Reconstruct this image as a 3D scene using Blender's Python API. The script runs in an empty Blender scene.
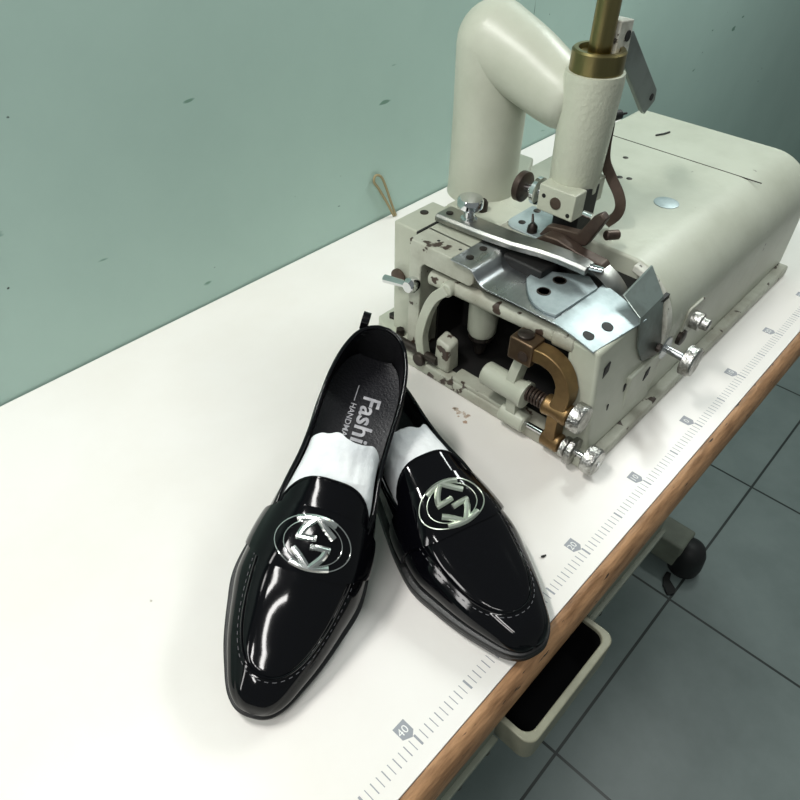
import bpy, bmesh, math, random
from mathutils import Vector, Matrix, Euler, noise
random.seed(7)
C = bpy.context.scene.collection
TZ = 75.0                       # table top above the floor, cm
S = 0.01
R = math.radians
# ---------------------------------------------------------------- materials
def lin(c):
    return tuple(((v/255)/12.92 if v/255 <= .04045 else ((v/255+.055)/1.055)**2.4) for v in c)+(1.,)
def mat(name, rgb, rough=.5, metal=0., rgb2=None, scale=8., lo=.4, hi=.65, bump=0., bscale=60., stretch=None,
        specks=None, spscale=30., spth=.72, rough2=None, coat=0., spec=.5, detail=6., space='Object'):
    m = bpy.data.materials.new(name); m.use_nodes = True
    nt = m.node_tree; N = nt.nodes; Lk = nt.links
    b = N['Principled BSDF']
    b.inputs['Roughness'].default_value = rough; b.inputs['Metallic'].default_value = metal
    b.inputs['Specular IOR Level'].default_value = spec
    b.inputs['Coat Weight'].default_value = coat
    if coat: b.inputs['Coat Roughness'].default_value = .03
    tc = N.new('ShaderNodeTexCoord'); mp = N.new('ShaderNodeMapping')
    Lk.new(tc.outputs[space], mp.inputs[0])
    if stretch: mp.inputs['Scale'].default_value = stretch
    col = None
    if rgb2:
        n = N.new('ShaderNodeTexNoise'); n.inputs['Scale'].default_value = scale; n.inputs['Detail'].default_value = detail
        n.inputs['Roughness'].default_value = .62
        Lk.new(mp.outputs[0], n.inputs['Vector'])
        r = N.new('ShaderNodeValToRGB'); r.color_ramp.elements[0].position = lo; r.color_ramp.elements[1].position = hi
        r.color_ramp.elements[0].color = lin(rgb); r.color_ramp.elements[1].color = lin(rgb2)
        Lk.new(n.outputs['Fac'], r.inputs[0]); col = r.outputs[0]
        if rough2 is not None:
            mr = N.new('ShaderNodeMapRange'); mr.inputs[1].default_value = lo; mr.inputs[2].default_value = hi
            mr.inputs[3].default_value = rough; mr.inputs[4].default_value = rough2
            Lk.new(n.outputs['Fac'], mr.inputs[0]); Lk.new(mr.outputs[0], b.inputs['Roughness'])
    if specks:
        n2 = N.new('ShaderNodeTexNoise'); n2.inputs['Scale'].default_value = spscale; n2.inputs['Detail'].default_value = 3
        Lk.new(mp.outputs[0], n2.inputs['Vector'])
        r2 = N.new('ShaderNodeValToRGB'); r2.color_ramp.elements[0].position = spth; r2.color_ramp.elements[1].position = spth+.03
        r2.color_ramp.elements[0].color = (0, 0, 0, 1); r2.color_ramp.elements[1].color = (1, 1, 1, 1)
        Lk.new(n2.outputs['Fac'], r2.inputs[0])
        mx = N.new('ShaderNodeMix'); mx.data_type = 'RGBA'
        Lk.new(r2.outputs[0], mx.inputs[0])
        if col: Lk.new(col, mx.inputs[6])
        else: mx.inputs[6].default_value = lin(rgb)
        mx.inputs[7].default_value = lin(specks); col = mx.outputs[2]
    if col: Lk.new(col, b.inputs['Base Color'])
    else: b.inputs['Base Color'].default_value = lin(rgb)
    if bump:
        nb = N.new('ShaderNodeTexNoise'); nb.inputs['Scale'].default_value = bscale; nb.inputs['Detail'].default_value = 4
        Lk.new(mp.outputs[0], nb.inputs['Vector'])
        bp = N.new('ShaderNodeBump'); bp.inputs['Strength'].default_value = bump; bp.inputs['Distance'].default_value = .002
        Lk.new(nb.outputs['Fac'], bp.inputs['Height']); Lk.new(bp.outputs[0], b.inputs['Normal'])
    return m
M = {}
M['paint'] = mat('cream_machine_paint', (184, 187, 172), .38, rgb2=(170, 173, 157), scale=9, bump=.12, bscale=120, specks=(58, 52, 46), spscale=55, spth=.735)
M['paint_worn'] = mat('worn_cream_paint', (178, 180, 166), .42, rgb2=(150, 148, 134), scale=22, bump=.2, bscale=140, specks=(62, 48, 40), spscale=60, spth=.625)
M['chip'] = mat('chipped_white_paint', (206, 206, 196), .6, rgb2=(170, 168, 156), scale=60, specks=(70, 66, 60), spscale=150, spth=.66, bump=.4, bscale=180)
M['post_paint'] = mat('hammered_cream_paint', (182, 185, 168), .34, rgb2=(174, 177, 160), scale=20, bump=.3, bscale=260)
M['dark'] = mat('dark_iron_and_shade', (12, 12, 12), .6, rgb2=(24, 22, 21), scale=25, bump=.2)  # dark iron; also stands in for shade inside the machine
M['iron'] = mat('blackened_steel', (44, 40, 38), .42, .7, rgb2=(74, 66, 60), scale=30, bump=.1)
M['rustbrown'] = mat('brown_oxidised_steel', (66, 54, 48), .45, .55, rgb2=(92, 78, 68), scale=24, bump=.1)
M['steel'] = mat('polished_steel', (176, 180, 182), .27, 1., rgb2=(138, 142, 146), scale=14, rough2=.34, stretch=(1, 3, 1))
M['steel_dull'] = mat('dull_plate_steel', (168, 166, 160), .33, 1., rgb2=(112, 120, 122), scale=12, rough2=.5)
M['plate_light'] = mat('pale_zinc_sheet', (178, 190, 192), .5, .7, rgb2=(132, 144, 146), scale=14, rough2=.6)
M['shield'] = mat('grimy_zinc_shield', (140, 152, 148), .42, .7, rgb2=(92, 92, 86), scale=10, lo=.38, hi=.62)
M['chrome'] = mat('chrome', (222, 224, 226), .08, 1.)
M['knurl'] = mat('knurled_nickel', (196, 196, 192), .3, 1., rgb2=(128, 126, 120), scale=90, bump=.6, bscale=320)
M['brass'] = mat('aged_brass', (140, 114, 76), .42, .8, rgb2=(104, 82, 56), scale=26, rough2=.5, bump=.1)
M['brass_rod'] = mat('brass_rod', (146, 134, 92), .28, 1., rgb2=(104, 94, 62), scale=16, rough2=.42, stretch=(1, 1, .2))
M['brass_dark'] = mat('dark_bronze_block', (112, 92, 70), .42, .75, rgb2=(84, 68, 54), scale=24)
M['lever_grey'] = mat('grey_painted_lever', (126, 134, 130), .5, .3, rgb2=(104, 110, 106), scale=20)
M['laminate'] = mat('white_table_laminate', (230, 227, 223), .34, rgb2=(224, 220, 214), scale=3, specks=(150, 138, 120), spscale=48, spth=.775)
M['tape_grey'] = mat('printed_grey', (146, 149, 155), .5)
M['tape_white'] = mat('printed_white', (228, 228, 226), .5)
M['underside'] = mat('table_underside', (62, 62, 54), .7, rgb2=(78, 76, 66), scale=10)
M['rail'] = mat('grey_green_enamel', (124, 130, 116), .5, rgb2=(108, 112, 100), scale=14)
M['drawer'] = mat('cream_drawer_plastic', (132, 132, 114), .5, rgb2=(112, 112, 96), scale=20, specks=(52, 48, 42), spscale=60, spth=.7)
M['black_felt'] = mat('black_drawer_lining', (3, 3, 4), .95, spec=.1)
M['rubber'] = mat('black_rubber', (18, 18, 19), .55, bump=.1)
M['patent'] = mat('black_patent_leather', (5, 5, 8), .06, spec=.32, coat=.0, bump=.015, bscale=60)
M['patent_side'] = mat('black_patent_leather_side', (5, 5, 8), .08, spec=.36, coat=.0, bump=.015, bscale=70)
M['lining'] = mat('black_lining', (15, 15, 18), .42, bump=.15, bscale=300)
M['insole'] = mat('shaded_navy_insole', (15, 15, 22), .5, bump=.3, bscale=500)  # navy, darkened for the shade inside the shoe
M['sole'] = mat('black_sole_rubber', (20, 20, 21), .45, bump=.2, bscale=200)
M['thread'] = mat('grey_thread', (92, 92, 96), .6)
M['silverprint'] = mat('silver_print', (196, 196, 200), .4, rgb2=(160, 160, 166), scale=120)
M['paper'] = mat('white_tissue', (228, 231, 232), .85, rgb2=(212, 216, 219), scale=30, bump=.5, bscale=120)
M['twine'] = mat('tan_twine', (150, 138, 104), .8)
M['scrap'] = mat('black_scrap', (20, 20, 20), .6)
# ---------------------------------------------------------------- mesh helpers
class MB:
    """collects shapes given in centimetres (z from the table top) into ONE mesh"""
    def __init__(s): s.bm = bmesh.new(); s.mi = 0
    def face(s, vs):
        try:
            f = s.bm.faces.new(vs); f.material_index = s.mi; return f
        except ValueError: return None
    def poly(s, pts): return s.face([s.bm.verts.new(p) for p in pts])
    def hexa(s, p):
        """8 points: bottom ring 0-3, top ring 4-7"""
        v = [s.bm.verts.new(q) for q in p]
        for f in ((3,2,1,0),(4,5,6,7),(0,1,5,4),(1,2,6,5),(2,3,7,6),(3,0,4,7)): s.face([v[i] for i in f])
        return s
    def box(s, x0, x1, y0, y1, z0, z1):
        return s.hexa([(x0,y0,z0),(x1,y0,z0),(x1,y1,z0),(x0,y1,z0),(x0,y0,z1),(x1,y0,z1),(x1,y1,z1),(x0,y1,z1)])
    def prism(s, poly, ax, a, b):
        """polygon of 2-D points swept along axis ax; x:(y,z) y:(x,z) z:(x,y)"""
        def p3(p, t):
            return {'x':(t,p[0],p[1]),'y':(p[0],t,p[1]),'z':(p[0],p[1],t)}[ax]
        A = [s.bm.verts.new(p3(p,a)) for p in poly]; B = [s.bm.verts.new(p3(p,b)) for p in poly]
        n = len(poly); s.face(A[::-1]); s.face(B)
        for i in range(n): s.face([A[i],A[(i+1)%n],B[(i+1)%n],B[i]])
        return s
    def rings(s, rr, closed=True, cap=True):
        V = [[s.bm.verts.new(p) for p in r] for r in rr]
        n = len(V[0])
        for a, b in zip(V, V[1:]):
            for i in range(n if closed else n-1): s.face([a[i],a[(i+1)%n],b[(i+1)%n],b[i]])
        if cap and closed: s.face(V[0][::-1]); s.face(V[-1])
        return s
    def grid(s, rows): return s.rings(rows, closed=False)
    def tube(s, path, r, seg=16, cap=True, flat=None):
        P = [Vector(p) for p in path]; n = len(P)
        rr = r if isinstance(r, (list, tuple)) else [r]*n
        T = [(P[min(i+1,n-1)]-P[max(i-1,0)]).normalized() for i in range(n)]
        u = T[0].orthogonal().normalized()
        if flat is not None:
            u = Vector(flat[0]); u = (u-T[0]*u.dot(T[0])).normalized()
        out = []
        for i in range(n):
            u = (u-T[i]*u.dot(T[i])).normalized(); v = T[i].cross(u)
            ku = 1 if flat is None else flat[1]
            out.append([tuple(P[i]+u*(math.cos(2*math.pi*k/seg)*rr[i]*ku)+v*(math.sin(2*math.pi*k/seg)*rr[i])) for k in range(seg)])
        return s.rings(out, cap=cap)
    def bar(s, path, up, w, h):
        """rectangular section w (along up x tangent) by h (along up)"""
        P = [Vector(p) for p in path]; n = len(P); up = Vector(up).normalized(); out = []
        for i in range(n):
            t = (P[min(i+1,n-1)]-P[max(i-1,0)]).normalized(); a = t.cross(up).normalized(); b = a.cross(t).normalized()
            ww = w[i] if isinstance(w, (list,tuple)) else w; hh = h[i] if isinstance(h, (list,tuple)) else h
            out.append([tuple(P[i]+a*(sx*ww/2)+b*(sy*hh/2)) for sx, sy in ((-1,-1),(1,-1),(1,1),(-1,1))])
        return s.rings(out)
    def cyl(s, p0, p1, r0, r1=None, seg=32, cham=0.):
        r1 = r0 if r1 is None else r1
        a, b = Vector(p0), Vector(p1); d = (b-a).normalized()
        if cham: return s.tube([a, a+d*cham, b-d*cham, b], [r0-cham, r0, r1, r1-cham], seg)
        return s.tube([a, b], [r0, r1], seg)
    def lathe(s, p0, axis, prof, seg=32):
        a = Vector(p0); d = Vector(axis).normalized()
        u = d.orthogonal().normalized(); v = d.cross(u)
        return s.rings([[tuple(a+d*h+u*(r*math.cos(2*math.pi*k/seg))+v*(r*math.sin(2*math.pi*k/seg))) for k in range(seg)] for r, h in prof])
    def sphere(s, c, r, sx=1, sy=1, sz=1):
        n = 24
        return s.lathe_scaled(c, r, (sx, sy, sz))
    def lathe_scaled(s, c, r, sc):
        rr = []
        for i in range(1, 16):
            a = math.pi*i/16
            rr.append([(c[0]+sc[0]*r*math.sin(a)*math.cos(2*math.pi*k/32), c[1]+sc[1]*r*math.sin(a)*math.sin(2*math.pi*k/32), c[2]-sc[2]*r*math.cos(a)) for k in range(32)])
        return s.rings(rr)
    def text(s, txt, size, loc, ex, ey, depth=.02, bold=0.):
        cu = bpy.data.curves.new('lettering', 'FONT'); cu.body = txt; cu.size = 1; cu.align_x = 'LEFT'; cu.offset = bold
        cu.resolution_u = 3
        o = bpy.data.objects.new('lettering', cu); C.objects.link(o)
        me = bpy.data.meshes.new_from_object(o)
        ex = Vector(ex); ey = Vector(ey); nz = ex.cross(ey).normalized(); L0 = Vector(loc)
        vs = [s.bm.verts.new(tuple(L0+ex*(v.co.x*size)+ey*(v.co.y*size)+nz*depth)) for v in me.vertices]
        for p in me.polygons: s.face([vs[i] for i in p.vertices])
        bpy.data.objects.remove(o); bpy.data.curves.remove(cu); bpy.data.meshes.remove(me)
        return s
    def build(s, name, m, parent=None, bevel=0., angle=38, local=False, smooth=True, segs=3, recalc=True):
        me = bpy.data.meshes.new(name)
        if recalc: bmesh.ops.recalc_face_normals(s.bm, faces=s.bm.faces)
        s.bm.to_mesh(me); s.bm.free()
        org = Vector((0, 0, 0))
        if not local:
            if parent is not None: org = Vector(parent['_org']) if '_org' in parent else Vector((0,0,-TZ))
            else: org = Vector((0, 0, -TZ))
        me.transform(Matrix.Translation(-org) if not local else Matrix.Identity(4))
        me.transform(Matrix.Scale(S, 4))
        if smooth:
            for p in me.polygons: p.use_smooth = True
            me.set_sharp_from_angle(angle=R(angle))
        for x in (m if isinstance(m, (list, tuple)) else [m]): me.materials.append(x)
        o = bpy.data.objects.new(name, me); C.objects.link(o)
        if parent is not None: o.parent = parent
        if bevel:
            b = o.modifiers.new('bevel', 'BEVEL'); b.width = bevel*S; b.segments = segs; b.limit_method = 'ANGLE'; b.angle_limit = R(35)
        if not local and parent is not None and '_org' in parent: o['_org'] = parent['_org']
        if not local and parent is None: o['_org'] = (0., 0., -TZ)
        return o
def tag(o, label, cat, group=None):
    o['label'] = label; o['category'] = cat
    if group: o['group'] = group
    return o
def thing(name, label, cat, org, group=None):
    """an Empty at the thing's base, org in cm from the table top"""
    o = bpy.data.objects.new(name, None); C.objects.link(o); o.empty_display_size = .05
    o.location = (org[0]*S, org[1]*S, (org[2]+TZ)*S)
    o['_org'] = tuple(float(v) for v in org)
    return tag(o, label, cat, group)
def arc(cx, cy, r, a0, a1, n=12):
    return [(cx+r*math.cos(R(a0+(a1-a0)*i/n)), cy+r*math.sin(R(a0+(a1-a0)*i/n))) for i in range(n+1)]
def rrect(x0, x1, y0, y1, r, n=5):
    return arc(x1-r,y1-r,r,0,90,n)+arc(x0+r,y1-r,r,90,180,n)+arc(x0+r,y0+r,r,180,270,n)+arc(x1-r,y0+r,r,270,360,n)
def cr(pts, n=6):
    """smooth curve through points"""
    P = [Vector(p) for p in pts]; P = [P[0]*2-P[1]]+P+[P[-1]*2-P[-2]]; out = []
    for i in range(1, len(P)-2):
        a, b, c, d = P[i-1:i+3]
        for k in range(n):
            u = k/n
            out.append(.5*(2*b+(c-a)*u+(2*a-5*b+4*c-d)*u*u+(3*b-a-3*c+d)*u**3))
    out.append(P[-2]); return [tuple(p) for p in out]
FPX=681.400
CAMROT=(0.744951,0.749917,0.018948)
CAMLOC=(-53.7840,-10.5244,46.0071)
LEFT_LOC=(-22.25, 21.95, 7.4)
LEFT_ROT=tuple(R(a) for a in [119.05, -15.73, -14.32])
RIGHT_LOC=(-21.7, 24.9, 0.22)
RIGHT_ROT=tuple(R(a) for a in [160.9, 0, 3])
KBV=-0.47
# ---------------------------------------------------------------- setting
def structure(o): o['kind'] = 'structure'; return o
def wall_material():
    m = mat('green_wall_paint', (172, 198, 188), .6, rgb2=(158, 184, 175), scale=2.2, lo=.3, hi=.72, bump=.08, bscale=30, detail=8)
    nt = m.node_tree; N = nt.nodes; Lk = nt.links; b = N['Principled BSDF']
    src = b.inputs['Base Color'].links[0].from_socket
    tc = N.new('ShaderNodeTexCoord')
    # small dark scuffs: stretched noise cells, thresholded
    for st, rot, sc, th, colr in (((60, 20, 14), 1.1, 1., .775, (70, 96, 88)), ((16, 16, 50), .5, 1.3, .765, (104, 138, 122)), ((60, 60, 60), 0, 1.6, .80, (40, 54, 50))):
        mp = N.new('ShaderNodeMapping'); mp.inputs['Scale'].default_value = st; mp.inputs['Rotation'].default_value = (0, rot, 0)
        Lk.new(tc.outputs['Object'], mp.inputs[0])
        n = N.new('ShaderNodeTexNoise'); n.inputs['Scale'].default_value = sc; n.inputs['Detail'].default_value = 1.5
        Lk.new(mp.outputs[0], n.inputs['Vector'])
        r = N.new('ShaderNodeValToRGB'); r.color_ramp.elements[0].position = th; r.color_ramp.elements[1].position = th+.03
        Lk.new(n.outputs['Fac'], r.inputs[0])
        mx = N.new('ShaderNodeMix'); mx.data_type = 'RGBA'
        Lk.new(r.outputs[0], mx.inputs[0]); Lk.new(src, mx.inputs[6]); mx.inputs[7].default_value = lin(colr); src = mx.outputs[2]
    Lk.new(src, b.inputs['Base Color'])
    return m
def floor_material():
    m = mat('grey_green_floor_tile', (126, 138, 136), .38, rgb2=(112, 124, 122), scale=7, lo=.35, hi=.7)
    nt = m.node_tree; N = nt.nodes; Lk = nt.links; b = N['Principled BSDF']
    src = b.inputs['Base Color'].links[0].from_socket
    tc = N.new('ShaderNodeTexCoord'); br = N.new('ShaderNodeTexBrick')
    br.offset = 0; br.squash = 1
    br.inputs['Scale'].default_value = 1; br.inputs['Brick Width'].default_value = .401; br.inputs['Row Height'].default_value = .401
    br.inputs['Mortar Size'].default_value = .0028; br.inputs['Mortar Smooth'].default_value = .2
    br.inputs['Mortar'].default_value = lin((40, 46, 45))
    Lk.new(tc.outputs['Object'], br.inputs['Vector'])
    Lk.new(src, br.inputs['Color1']); Lk.new(src, br.inputs['Color2'])
    Lk.new(br.outputs['Color'], b.inputs['Base Color'])
    return m
MB().box(-320, 320, 50.3, 58, -TZ, 190).build('wall_back', wall_material(), bevel=0)
wall = bpy.data.objects['wall_back']; structure(wall)
fl = MB().box(-320, 320, -320, 50.3, -TZ-6, -TZ)
for v in fl.bm.verts: v.co -= Vector((-3.2, -1.0, 0))
flo = fl.build('floor', floor_material()); flo.location = (-.032, -.01, 0); structure(flo)

# ---------------------------------------------------------------- table
tbl = thing('workbench', 'white laminate sewing workbench with a worn brown wooden front edge and printed ruler', 'table', (0, 20, -TZ))
X0, X1 = -112, 64
MB().box(X0, X1, -1.46, 50.1, -.25, 0).build('tabletop', M['laminate'], tbl, bevel=.06)
woodm = mat('worn_brown_wood', (178, 136, 98), .55, rgb2=(124, 90, 60), scale=9, lo=.4, hi=.66, stretch=(2.5, 14, 14), bump=.35, bscale=40, specks=(46, 36, 30), spscale=22, spth=.665)
edge = [(50.1,-.27),(-1.46,-.27),(-1.52,-.05)]+[(-1.6-1.15*math.sin(R(a)),-.05-2.2*(1-math.cos(R(a)))) for a in range(10, 91, 10)]+[(-2.7,-2.6),(-2.35,-3.0),(50.1,-3.0)]
MB().prism(edge, 'x', X0, X1).build('wooden_edge', woodm, tbl, angle=50)
MB().box(X0+.5, X1-.5, -1.9, 50, -3.6, -3.02).build('underside_board', M['underside'], tbl)
t = MB()
for k in range(-140, 60):
    x = k*.5
    if not (X0+2 < x < X1-2): continue
    w = .16 if k % 10 == 0 else (.075 if k % 2 == 0 else .058)
    t.box(x-w/2, x+w/2, -.40, .40, .0, .012)
t.build('ruler_scale', M['tape_grey'], tbl, smooth=False)
ruler = bpy.data.objects['ruler_scale']
for k in range(-70, 51, 10):
    t = MB()
    x = k-.25
    t.prism([(x-.5,1.62),(x-.5,.68),(x+.12,.38),(x+.5,.68),(x+.5,1.62)], 'z', .0, .012)
    t.mi = 1; tx = str(abs(k))
    wd = .26*len(tx)+.05
    t.text(tx, .78, (x-(.235 if len(tx) == 1 else .46), .83, 0), (1,0,0), (0,1,0), .016)
    t.build('number_tag', [M['tape_grey'], M['tape_white']], ruler, smooth=False)
# steel rail under the front edge, bolts, legs
t = MB()
for xa, xb in ((-100, -34.4), (-22.0, -9)):
    t.box(xa, xb, -2.5, 1.2, -5.2, -3.62); t.box(xa, xb, -2.95, 1.2, -5.6, -5.2)
t.build('front_rail', M['rail'], tbl, bevel=.08)
for x in (-19.8, -35.2, -38.4, -60):
    MB().cyl((x,-2.5,-6.6),(x,-2.5,-5.6),.42,.36,14).build('rail_bolt', M['iron'], tbl)
for x in (45.5, -98):
    t = MB()
    t.box(x-3, x+3, 1.5, 48, -73, -66.5)
    t.box(x-2.4, x+2.4, 20, 30, -66.5, -5)
    t.box(x-3, x+3, 6, 46, -6.8, -3.62)
    leg = t.build('stand_leg', M['rail'], tbl, bevel=.5)
    for y in (0.6, 45):
        t = MB(); t.lathe((x, y, -75), (0,0,1), [(2.2,0),(3.1,.5),(3.4,2.2),(3.2,5.5),(2.6,7.2),(1.2,8.2)], 28)
        t.build('rubber_foot', M['rubber'], leg)
# drawer hung below the top, part open
dx0, dx1, dy0, dy1, dz0, dz1 = -33.9, -22.5, -5.2, 24, -6.8, -3.72
t = MB()
out = rrect(dx0, dx1, dy0, dy1, .9); inn = rrect(dx0+.5, dx1-.5, dy0+.6, dy1-.5, .9)
n = len(out)
t.rings([[(p[0],p[1],dz0) for p in inn], [(p[0]*.98+(dx0+dx1)/2*.02,p[1],dz0) for p in out], [(p[0],p[1],dz1) for p in out], [(p[0],p[1],dz1) for p in inn], [(p[0],p[1],dz0+.6) for p in inn]], cap=False)
t.face([t.bm.verts.new((p[0],p[1],dz0)) for p in inn])
drw = t.build('drawer', M['drawer'], tbl, bevel=.12)
t = MB()
lin2 = rrect(dx0+.53, dx1-.53, dy0+.63, dy1-.53, .9)
t.rings([[(p[0],p[1],dz1-.35) for p in lin2], [(p[0],p[1],dz0+.7) for p in lin2]], cap=False)
t.face([t.bm.verts.new((p[0],p[1],dz0+.7)) for p in lin2])
t.build('black_lining', M['black_felt'], drw)

# ---------------------------------------------------------------- small things
lp = MB(); lp.tube(cr([(9.1,49.3,.15),(8.1,49.7,2.4),(6.7,49.85,4.8),(5.9,49.9,6.0),(6.3,49.95,6.7),(7.3,49.95,6.2),(8.1,49.9,4.6),(8.9,49.7,2.2),(9.4,49.2,.15)], 8), .17, 10)
tag(lp.build('twine_loop', M['twine']), 'thin tan twine loop standing against the green wall behind the table', 'twine')
t = MB(); t.prism([(37.2,-.3),(38.4,-1.2),(39.6,-.9),(40.8,1.0),(42.4,1.5),(42.2,2.4),(40.4,2.3),(38.6,1.4)], 'z', -TZ+.02, -TZ+.5)
tag(t.build('leather_scrap', M['scrap'], bevel=.15), 'small black leather scrap lying on the grey floor tiles', 'scrap')
t = MB(); t.tube([(-23.0,2.3,.1),(-22.85,2.15,.14),(-22.6,2.1,.1)], [.07,.1,.06], 8)
tag(t.build('leather_crumb', M['scrap']), 'tiny black leather crumb on the white tabletop beside the right shoe', 'scrap')

random.seed(11)
t = MB()
for k in range(9):
    cx, cy, r = -14.6+random.uniform(-.9,.7), 17.6+random.uniform(-1.4,1.1), random.uniform(.08,.32)
    t.poly([(cx+r*random.uniform(.5,1.2)*math.cos(R(a)), cy+r*random.uniform(.5,1.2)*math.sin(R(a)), .006) for a in range(0, 360, 24)])
t.build('rust_stain', mat('rust_stain', (168, 140, 118), .5, rgb2=(206, 196, 184), scale=160), tbl, smooth=False)
# ---------------------------------------------------------------- skiving machine
mc = thing('skiving_machine', 'cream leather skiving machine with curved arm and brass adjusting bracket on white workbench', 'sewing machine', (8, 16, 0))
P_ = M['paint']
def bolt(name, p, d, r, h, m, par=None, slot=False, seg=20):
    t = MB(); a = Vector(p); d = Vector(d).normalized()
    t.lathe(p, d, [(r,0),(r,h*.7),(r*.82,h)], seg)
    return t.build(name, m, par or mc)
# base plate and lug
base = MB(); base.prism([(-12.9,4.3),(33,4.3),(33,29),(-9.6,29),(-9.6,27.6),(-12.9,27.6)], 'z', 0, 1.25)
base = base.build('base_plate', M['paint_worn'], mc, bevel=.22)
t = MB(); t.prism([(-11.9,28.2),(-11.2,31.5),(-10.4,33.0),(-6.6,33.0),(-5.4,29.0),(-5.4,27.8),(-11.9,27.8)], 'z', 0, 1.5)
lug = t.build('mounting_lug', P_, mc, bevel=.25)
bolt('bolt', (-9.3,31.6,1.5), (0,0,1), .62, .35, M['iron'], lug, seg=6); bolt('bolt', (-11.2,28.9,1.5), (0,0,1), .5, .8, M['iron'], lug, seg=6)
# front frame: pillar at the left and skirt under the plate, one casting
fr = [(27.3,1.25),(27.3,14.0),(19.6,14.0),(19.6,12.9)]+arc(20.3,12.7,.7,180,270,5)+[(25.0,12.0)]+arc(25.0,11.2,.8,90,0,5)+[(25.8,1.25)]
MB().prism(fr, 'x', -11.9, -9.0).build('front_frame', M['paint_worn'], mc, bevel=.16)
MB().box(-9.4, -4.6, 19.8, 27.3, 12.4, 14.0).build('top_plate', P_, mc, bevel=.1)
MB().box(-10.6, -5.0, 27.35, 30.5, 1.5, 14.05).build('rear_block', P_, mc, bevel=.16)
MB().box(-10.7, -5.0, 27.26, 27.5, 13.4, 14.08).build('seam_gap', M['dark'], mc)
bolt('bolt', (-7.4,29.5,14.05), (0,0,1), .42, .12, M['iron'])
for p in ((-10.2,22.6),(-10.4,25.0)): bolt('screw_hole', (p[0],p[1],13.98), (0,0,1), .16, .05, M['dark'])
# bed and casing
fill = arc(10.9,8.6,5.5,90,180,16)
prof = [(29,1.2),(29,13.2),(28.2,14.1)]+fill+[(5.4,1.2)]
t = MB(); t.prism(prof, 'x', -.5, 33.2)
casing = t.build('bed_casing', P_, mc, bevel=.25)
MB().box(-4.6, -.4, 22.6, 29, 11, 14.1).build('bed_top', P_, mc, bevel=.1)
MB().box(-4.9, -.2, 28.5, 29.2, 1.3, 13.8).build('rear_wall', P_, mc)
MB().box(22.6, 22.72, 8.4, 28.2, 14.05, 14.13).build('cover_seam', M['iron'], mc)
# interior and its floor: dark paint, with the opening's shade put into the colour
MB().box(-5.0, -.6, 6.4, 28.4, 1.26, 12.3).build('shaded_interior', M['dark'], mc)
MB().box(-9.0, -5.0, 25.6, 27.3, 1.3, 12.4).build('shaded_interior', M['dark'], mc)
MB().box(-11.6, -5.0, 6.6, 25.8, 1.26, 1.42).build('shaded_floor', M['dark'], mc)
MB().box(-9.0, -5.0, 8.6, 25.6, 11.0, 12.3).build('shaded_interior', M['dark'], mc)
# chipped end rim of the casing
ro = arc(10.9,8.6,5.55,100,182,18); ri = arc(10.9,8.6,4.85,182,100,18)
MB().prism(ro+[(5.4,6.6),(6.1,6.6)]+ri, 'x', -1.5, -.45).build('casing_rim', M['chip'], mc, bevel=.12)
# bell knife
t = MB(); kc = (13.2, 9.2)
t.lathe((-4.7,kc[0],kc[1]), (1,0,0), [(4.3,.7),(4.3,.12),(4.62,.0),(4.8,.3),(4.95,1.0),(4.95,2.0),(4.5,2.2),(1.5,2.2),(1.5,.7)], 72)
t.build('bell_knife', M['steel_dull'], mc)
# shield
A=(-5.8,8.5,13.7);B=(-2.0,8.3,15.0);Bm=(-1.75,6.7,12.6);Cc=(-1.65,5.6,8.0);D=(-2.2,5.45,7.0);Ee=(-4.6,5.75,7.4);F=(-6.0,5.95,9.6);G=(-6.6,6.3,12.9)
t = MB()
for off in (0, .16):
    v = [t.bm.verts.new((p[0],p[1]-off,p[2])) for p in (A,B,Bm,Cc,D,Ee,F,G)]
    for f_ in ((0,1,2,7),(7,2,3,6),(6,3,4,5)): t.face([v[i] for i in f_])
    if off == 0: v0 = v
for i in range(8): t.face([v0[i],v0[(i+1)%8],v[(i+1)%8],v[i]])
sh = t.build('knife_shield', M['shield'], mc)
bolt('bolt', (-2.4,5.4,7.9), (0,-1,0), .42, .4, M['iron'], sh, seg=6)
# right-hand bracket under the tongue
t = MB()
t.hexa([(-12.0,5.3,1.2),(-.8,5.1,1.2),(-.8,8.4,1.2),(-12.0,8.4,1.2),(-12.0,6.5,12.0),(-5.9,6.4,12.2),(-5.9,9.6,12.2),(-12.0,9.4,12.0)])
# shape the far top corner down so that the shield stands clear
bb = t.build('plate_bracket', P_, mc, bevel=.35)
MB().box(-6.4,-.5,5.35,6.6,1.2,6.6).build('lower_wall', P_, mc, bevel=.2)
def sidey(z): return 5.3+1.2*(z-1.2)/10.8
for (x, z, w, h, name) in ((-10.6,9.6,.95,1.5,'bracket_window'),(-3.1,5.2,.8,1.3,'bracket_window'),(-6.6,5.0,.45,1.9,'bracket_slot'),(-9.3,4.9,.3,.75,'bracket_slot')):
    y = sidey(z)-.03 if x < -6 else 5.32
    pl = [(x-w/2,z-h*.5),(x+w*.5,z-h*.2),(x+w*.5,z+h*.5),(x-w*.35,z+h*.3)] if name == 'bracket_window' else rrect(x-w/2,x+w/2,z-h/2,z+h/2,w*.48)
    MB().prism(pl, 'y', y-.06, y+.3).build(name, M['dark'], bb, bevel=.05)
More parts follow.
